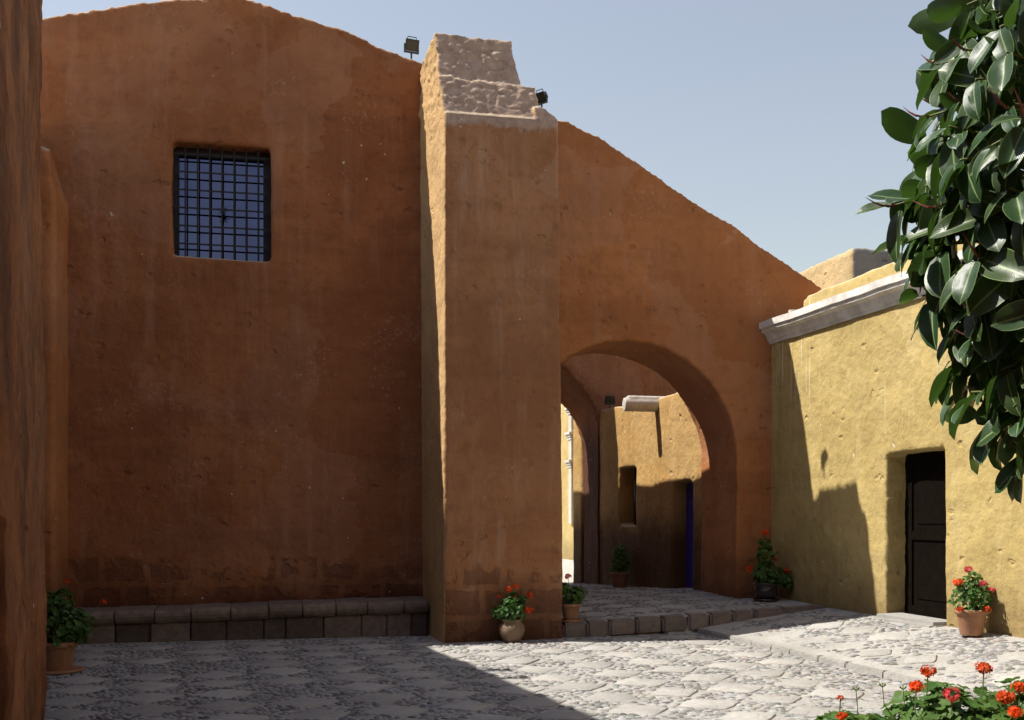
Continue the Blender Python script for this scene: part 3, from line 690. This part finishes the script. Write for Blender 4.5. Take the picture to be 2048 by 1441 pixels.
def potted(seed, loc, prof, mat, lobes, n, lr, flowers, label, saucer=None, h=.25):
    rnd = random.Random(seed)
    root = tag(empty('potted_geranium', loc), label, 'potted plant', 'geraniums in clay pots')
    bm = bmesh.new(); lathe(bm, loc, prof); obj('pot', bm, mat, root, True)
    bm = bmesh.new(); lathe(bm, loc, [(prof[-1][0] * .9, h - .06), (prof[-1][0] * .93, h - .02)], 16); obj('soil', bm, M['soil'], root)
    if saucer: bm = bmesh.new(); lathe(bm, loc, saucer); obj('saucer', bm, mat, root, True)
    top = (loc[0], loc[1], loc[2] + h)
    bm = bmesh.new(); foliage(bm, top, lobes, n, lr, rnd)
    bs = bmesh.new()
    for (dx, dy, dz, r, sq) in lobes:
        for _ in range(4):
            e = Vector(top) + Vector((dx + rnd.uniform(-.5, .5) * r, dy + rnd.uniform(-.5, .5) * r, dz))
            tube(bs, [Vector(top) + Vector((rnd.uniform(-.04, .04), rnd.uniform(-.04, .04), -.04)), (Vector(top) + e) / 2 + Vector((0, 0, .03)), e], [.008, .006, .004], 4)
    obj('foliage', bm, M['gleaf'], root); obj('stems', bs, M['stem'], root)
    for (dx, dy, dz, r, m) in flowers:
        p = Vector(top) + Vector((dx, dy, dz)); bm = bmesh.new(); head_into(bm, p, r, rnd); f = obj('flower_head', bm, M[m], root)
        bm = bmesh.new(); b0 = Vector(top) + Vector((dx * .5, dy * .5, dz * .35)); tube(bm, [b0, (b0 + p) / 2 + Vector((0, 0, .02)), p], .0035, 4); obj('stalk', bm, M['stem'], root)
    return root
def cup(r0, r1, h, lip=.012): return [(r0 * .96, 0), (r0, .01), (r0 + (r1 - r0) * .8, h * .78), (r1 - .004, h * .80), (r1 + lip, h * .81), (r1 + lip, h - .01), (r1 + lip - .01, h), (r1 - .02, h), (r1 - .025, h - .05)]
jar = [(.055, 0), (.075, .008), (.115, .06), (.145, .125), (.152, .165), (.14, .215), (.115, .245), (.108, .258), (.122, .272), (.122, .285), (.108, .288), (.098, .27)]
potted(1, (.77, -.19, -.0), jar, M['jar'], [(0, -.01, .09, .17, .8), (-.12, .03, .10, .12, .9), (.07, .07, .20, .14, .9), (-.02, -.02, .2, .1, .8)], 430, .03,
       [(-.04, .0, .36, .042, 'red'), (.06, .06, .39, .036, 'red'), (.03, .0, .27, .03, 'red'), (.23, .06, .28, .05, 'red'), (.19, -.05, .12, .05, 'red'), (-.14, .05, .28, .025, 'red')],
       'geranium with red flowers in a round clay jar before the tall buttress', None, .27)
potted(2, (1.60, .25, h_plat(1.6, .25) + .022), cup(.085, .115, .22), M['terracotta'], [(0, 0, .09, .14, .9), (.10, .0, .13, .11, .9), (-.08, 0, .2, .08, 1)], 300, .032,
       [(-.04, -.02, .34, .042, 'red')], 'geranium in a terracotta pot and saucer at the kerb beside the buttress', [(.12, -.015), (.145, .0), (.155, .03), (.14, .03), (.12, .01)], .21)
potted(3, (4.45, .85, h_plat(4.45, .85)+.01), [(.10, 0), (.125, .01), (.15, .10), (.155, .18), (.15, .21), (.165, .22), (.165, .235), (.14, .235), (.14, .2)], M['glaze'],
       [(0, 0, .12, .2, .8), (-.02, 0, .36, .15, 1.1), (-.03, 0, .55, .09, 1.1), (.2, -.05, .08, .15, .9), (.27, -.1, .0, .1, .9)], 520, .034,
       [(-.02, -.02, .68, .05, 'red'), (.08, -.1, .33, .03, 'red'), (-.26, -.05, .2, .05, 'red'), (.24, -.12, .18, .045, 'red')],
       'bushy geranium in a dark glazed pot in the shaded corner by the arch', [(.15, -.012), (.175, 0), (.18, .025), (.16, .025), (.14, .01)], .22)
potted(4, (4.68, -3.22, h_strip(4.68, -3.22) + .02), cup(.105, .14, .25), M['terracotta'], [(0, 0, .10, .2, .9), (-.05, 0, .22, .13, 1), (.12, .02, .14, .14, .9), (.07, .05, .30, .08, 1)], 520, .024,
       [(-.16, -.02, .27, .045, 'red'), (-.05, -.02, .40, .04, 'pink'), (.06, -.08, .26, .042, 'pink'), (.21, .0, .19, .045, 'pink'), (.06, -.17, .02, .035, 'red'), (-.17, -.05, .02, .03, 'red')],
       'sunlit geranium with red and pink flowers in a terracotta pot by the doorway', None, .24)
potted(5, (-3.98, -1.55, .025), cup(.15, .19, .27), M['terracotta'], [(0, 0, .15, .28, .8), (-.05, 0, .32, .2, .9), (.18, -.02, .16, .19, .9), (.06, 0, .42, .12, .9)], 460, .042,
       [(.13, -.1, .60, .025, 'red'), (.42, .1, .38, .035, 'red'), (-.1, -.25, .05, .03, 'red')], 'large shaded geranium in a terracotta pot beside the weathered pier', [(.24, -.02), (.26, -.01), (.26, .006), (.24, .006)], .25)
potted(6, (3.95, 5.6, h_plat(3.95, 5.6) + .01), cup(.12, .15, .26), M['terracotta'], [(0, 0, .14, .19, 1), (.02, 0, .32, .15, 1.1)], 330, .034, [], 'dark flowerless geranium in a pot inside the shaded passage', None, .25)

# flower bed in the foreground
CX = lambda X, Y: (CAM.x + X * cth + Y * sth, CAM.y - X * sth + Y * cth)     # metres right of / ahead of the camera
bm = bmesh.new(); bc = [CX(1.3, 7.1), CX(4.2, 7.1), CX(4.2, 5.4), CX(1.3, 5.4)]
hexa(bm, [(a, b, -.05) for a, b in bc][::-1], [(a, b, .16) for a, b in bc][::-1])
bmesh.ops.subdivide_edges(bm, edges=bm.edges[:], cuts=6, use_grid_fill=True)
for v in bm.verts: v.co.z += .03 * nz(v.co, 4)
tag(obj('flower_bed', bm, M['soil'], None), kind='structure')
def gl_mesh(i):
    rnd = random.Random(50 + i); bm = bmesh.new(); c = bm.verts.new((0, 0, -.22)); k = 15; r1 = []; r2 = []
    for j in range(k):
        t = j / k * 2 * math.pi; lob = 1 + .13 * math.cos(t * 5 + .4); rr = (.35 if j == 0 else 1) * lob * rnd.uniform(.93, 1.05)
        r1.append(bm.verts.new((.55 * rr * math.sin(t), -.55 * rr * math.cos(t), -.02 + .05 * math.cos(t * 5))))
        r2.append(bm.verts.new((rr * math.sin(t), -rr * math.cos(t), .02 + .10 * math.cos(t * 5 + 1) + rnd.uniform(-.04, .04))))
    for j in range(k):
        q = (j + 1) % k; bm.faces.new((c, r1[j], r1[q])); bm.faces.new((r1[j], r2[j], r2[q], r1[q]))
    return mesh_of('leaf', bm, M['gleaf'], True)
GL = [gl_mesh(i) for i in range(5)]
def orient(p, n, roll, s):
    n = n.normalized(); a = n.orthogonal().normalized(); a.rotate(Matrix.Rotation(roll, 3, n)); b = n.cross(a)
    return Matrix.Translation(p) @ Matrix((a, b, n)).transposed().to_4x4() @ Matrix.Diagonal((s, s, s, 1))
def join_into(bm, me, mw):
    k0 = len(bm.verts); bm.from_mesh(me); bm.verts.ensure_lookup_table()
    for v in bm.verts[k0:]: v.co = mw @ v.co
def bed_plant(seed, X, Y, r, top, flowers, buds, label, part_n):
    rnd = random.Random(seed); x, y = CX(X, Y)
    root = tag(empty('geranium', (x, y, .1)), label, 'flowering plant', 'geraniums of the foreground bed')
    lv = []
    for _ in range(int(420 * r * r / .16)):
        d = Vector((rnd.gauss(0, 1), rnd.gauss(0, 1), abs(rnd.gauss(.5, .8)))).normalized(); k = rnd.uniform(.3, 1) ** .5
        p = Vector((x, y, .14)) + Vector((d.x * r * k, d.y * r * k, d.z * (top - .14) * k))
        lv.append((p, orient(p, d + Vector((rnd.gauss(0, .35), rnd.gauss(0, .35) - .15, .7)), rnd.uniform(0, 6.28), rnd.uniform(.034, .056))))
    lv.sort(key=lambda t: proj(t[0])[1])
    bm = bmesh.new(); n = 0
    for p, mw in lv:
        q = proj(p)
        if n < part_n and q[0] < 2070 and q[1] < 1460: link('leaf', rnd.choice(GL), root, mw); n += 1
        else: join_into(bm, GL[0], mw)
    tag(obj('foliage', bm, M['gleaf'], root), kind='stuff')
    for (fx, fz, fy, fr_, m) in flowers:
        a, b = CX(fx, fy); p = Vector((a, b, fz)); bm = bmesh.new(); head_into(bm, p, fr_, rnd); obj('flower_head', bm, M[m], root)
        bm = bmesh.new(); tube(bm, [(x + (a - x) * .6, y + (b - y) * .6, .2), (a - .01, b, fz - .15), p], [.006, .004, .0035], 5); obj('stalk', bm, M['stem'], root)
    for (fx, fz, fy) in buds:
        a, b = CX(fx, fy); p = Vector((a, b, fz)); bm = bmesh.new()
        tube(bm, [(x + (a - x) * .6, y + (b - y) * .6, .2), (a + .01, b, fz - .1), p], [.005, .003, .0025], 5)
        for k in range(6):
            t = k * 1.047; tube(bm, [p, p + Vector((math.cos(t) * .02, math.sin(t) * .02, .012 + .01 * (k % 2)))], [.002, .004], 4)
        obj('bud', bm, M['stem'], root)
def fx(px, py, Y): return ((px - 1024) / 2200 * Y, 1.5 - (py - 1030) / 2200 * Y, Y)
F = lambda px, py, Y, r, m: (*fx(px, py, Y), r, m)
bed_plant(11, 2.55, 6.4, .44, .53, [F(1856, 1343, 6.3, .042, 'red'), F(1833, 1372, 6.2, .042, 'red'), F(1905, 1390, 6.1, .045, 'pink'), F(1968, 1337, 6.35, .048, 'red')], [fx(1765, 1375, 6.3), fx(1806, 1380, 6.3)], 'bed geranium carrying the two tall side by side red flower heads', 90)
bed_plant(12, 3.15, 6.5, .46, .56, [F(2040, 1376, 6.3, .042, 'red'), F(2012, 1395, 6.1, .05, 'red')], [], 'bright leafy bed geranium with red heads close to the raised pavement', 70)
bed_plant(13, 1.98, 6.3, .36, .37, [F(1681, 1396, 6.1, .018, 'red'), F(1684, 1432, 5.95, .03, 'red')], [fx(1712, 1382, 6.3)], 'smallest bed geranium with only a few tiny red flowers', 60)
bed_plant(14, 2.85, 5.95, .40, .46, [F(2030, 1425, 5.8, .04, 'red')], [], 'low pale leafed geranium tucked among taller ones in the bed', 60)
bed_plant(15, 3.7, 6.2, .42, .46, [], [], 'outermost leafy geranium of the flower bed', 0)

# ------------------------------------------------------------------ rubber tree
def rl_mesh(i):
    rnd = random.Random(80 + i); bm = bmesh.new(); uvl = bm.loops.layers.uv.new('UVMap'); N = 8; rows = []; uvs = {}
    fold = rnd.uniform(.05, .28); droop = rnd.uniform(.05, .38); twist = rnd.uniform(-.35, .35); wid = rnd.uniform(.245, .285)
    for j in range(N + 1):
        t = j / N; w = wid * (max(0, 1 - ((t - .48) / .52) ** 2) ** .55 if t > 0 else 0) * (1 if t < .9 else .8) + .002; row = []
        for k, q in enumerate((-1, -.5, 0, .5, 1)):
            xx = q * w; zz = abs(q) ** 1.2 * w * fold * 2 - droop * t * t + .012 * math.sin(t * 9 + q * 2); yy = t - .08 * t * t * droop
            xr = xx * math.cos(twist * t) - zz * math.sin(twist * t) * .5; zr = zz + xx * math.sin(twist * t)
            v = bm.verts.new((xr, .10 + yy, zr)); uvs[v] = (.5 + q * .5, t); row.append(v)
        rows.append(row)
    for j in range(N):
        for k in range(4):
            f = bm.faces.new((rows[j][k], rows[j][k + 1], rows[j + 1][k + 1], rows[j + 1][k]))
            for l in f.loops: l[uvl].uv = uvs[l.vert]
    a = [bm.verts.new((.012 * math.cos(t), 0, .012 * math.sin(t))) for t in (0, 2.1, 4.2)]; b = [bm.verts.new((.010 * math.cos(t), .12, .010 * math.sin(t) - .005)) for t in (0, 2.1, 4.2)]
    for k in range(3):
        f = bm.faces.new((a[k], a[(k + 1) % 3], b[(k + 1) % 3], b[k]))
        for l in f.loops: l[uvl].uv = (.5, 0)
    return mesh_of('leaf', bm, M['rubber'], True)
RL = [rl_mesh(i) for i in range(8)]
AX, AY = 3.2, 5.2
tx0, ty0 = CX(AX, AY)
tree = tag(empty('rubber_tree', (tx0, ty0, 0)), 'rubber tree with large glossy dark green drooping leaves', 'tree')
PR = [(1.45, .25), (1.665, .60), (1.78, .80), (1.925, .94), (2.1, 1.06), (2.28, 1.10), (2.5, 1.24), (2.75, 1.33), (3.0, 1.40), (3.155, 1.40), (3.4, 1.32), (3.7, 1.22), (3.93, 1.12), (4.3, 1.05), (4.8, .8), (5.2, .3)]
def rad(z):
    for (a, b), (c, d) in zip(PR, PR[1:]):
        if a <= z <= c: return b + (d - b) * (z - a) / (c - a)
    return .2
bm = bmesh.new(); tube(bm, [(tx0 + .1, ty0, -.1), (tx0 + .05, ty0 + .05, .8), (tx0, ty0, 1.7), (tx0 - .05, ty0, 3.0), (tx0, ty0, 4.4)], [.17, .13, .11, .08, .03], 10); obj('trunk', bm, M['bark'], tree, True)
rnd = random.Random(21)
leaves = []; twigs = bmesh.new(); shoots = []
def world_dir(X, Y, Z): return Vector((X * cth + Y * sth, -X * sth + Y * cth, Z))
def shoot(ang, z, k, nl, stip):
    r = rad(z) * k
    X, Y = AX + math.cos(ang) * r, AY + math.sin(ang) * r
    a, b = CX(X, Y); S = Vector((a, b, z))
    d = (world_dir(math.cos(ang), math.sin(ang), rnd.uniform(-.5, .35)) + Vector((rnd.gauss(0, .25), rnd.gauss(0, .25), 0))).normalized()
    base = S - d * rnd.uniform(.25, .45) + Vector((0, 0, .08))
    tube(twigs, [Vector((tx0 + (a - tx0) * .15, ty0 + (b - ty0) * .15, z - .15)), base, S], [.014, .009, .005], 5)
    a0 = rnd.uniform(0, 6.28); o = d.orthogonal().normalized()
    for i in range(nl):
        rr = o.copy(); rr.rotate(Matrix.Rotation(a0 + i * 2.4, 3, d))
        out = .25 + .2 * i / nl * 3
        ld = (d * (.55 - .06 * i) + rr * (.6 + .08 * i) + Vector((0, 0, -rnd.uniform(.3, 1.3)))).normalized()
        up = (d * .9 - rr * .1 + Vector((rnd.gauss(0, .35), rnd.gauss(0, .35), .45)))
        zax = (up - ld * up.dot(ld)).normalized(); xax = ld.cross(zax)
        s = rnd.uniform(.16, .29) * (.8 if i == 0 else 1)
        mw = Matrix.Translation(S - d * .035 * i) @ Matrix((xax, ld, zax)).transposed().to_4x4() @ Matrix.Diagonal((s, s, s, 1))
        leaves.append((S + ld * s * .6, mw, k))
    if stip:
        bm = bmesh.new(); q = d.orthogonal().normalized(); L = rnd.uniform(.10, .17)
        tube(bm, [S + d * L * t + Vector((0, 0, .05 * t * t * (1 if rnd.random() else 1))) + q * .02 * math.sin(t * 3) for t in (0, .25, .5, .75, 1)], [.007, .0075, .006, .004, .001], 5)
        obj('stipule', bm, M['stipule'], tree)
vis = 0; tries = 0
while vis < 84 and tries < 6000:                       # shoots on the sunny side of the crown
    tries += 1
    z = rnd.uniform(1.80, 4.15); ang = rnd.uniform(R(150), R(262))
    k = 1 - abs(rnd.gauss(0, .085)); r = rad(z) * k; a, b = CX(AX + math.cos(ang) * r, AY + math.sin(ang) * r); q = proj((a, b, z))
    if q[0] < 2090 and -60 < q[1] < 990:
        if any((Vector((a, b, z)) - s).length < .15 for s in shoots): continue
        shoots.append(Vector((a, b, z))); shoot(ang, z, k - .06, rnd.choice((5, 5, 6)), rnd.random() < .3); vis += 1
for _ in range(34): shoot(rnd.uniform(R(120), R(280)), rnd.uniform(1.9, 4.2), rnd.uniform(.45, .8), 6, False)
for _ in range(70): shoot(rnd.uniform(0, 6.28), rnd.uniform(1.9, 4.8), rnd.uniform(.6, 1), 6, False)
obj('branches', twigs, M['twig'], tree, True)
def vis_leaf(l):
    q = proj(l[0]); return -40 < q[0] < 2060 and -40 < q[1] < 1000
front = sorted([l for l in leaves if vis_leaf(l)], key=lambda l: -l[2])
keep = set(id(l) for l in front[:300])
bm = bmesh.new()
for l in leaves:
    if id(l) in keep: link('leaf', rnd.choice(RL), tree, l[1])
    else: join_into(bm, rnd.choice(RL), l[1])
tag(obj('foliage', bm, M['rubber'], tree, True), kind='stuff')
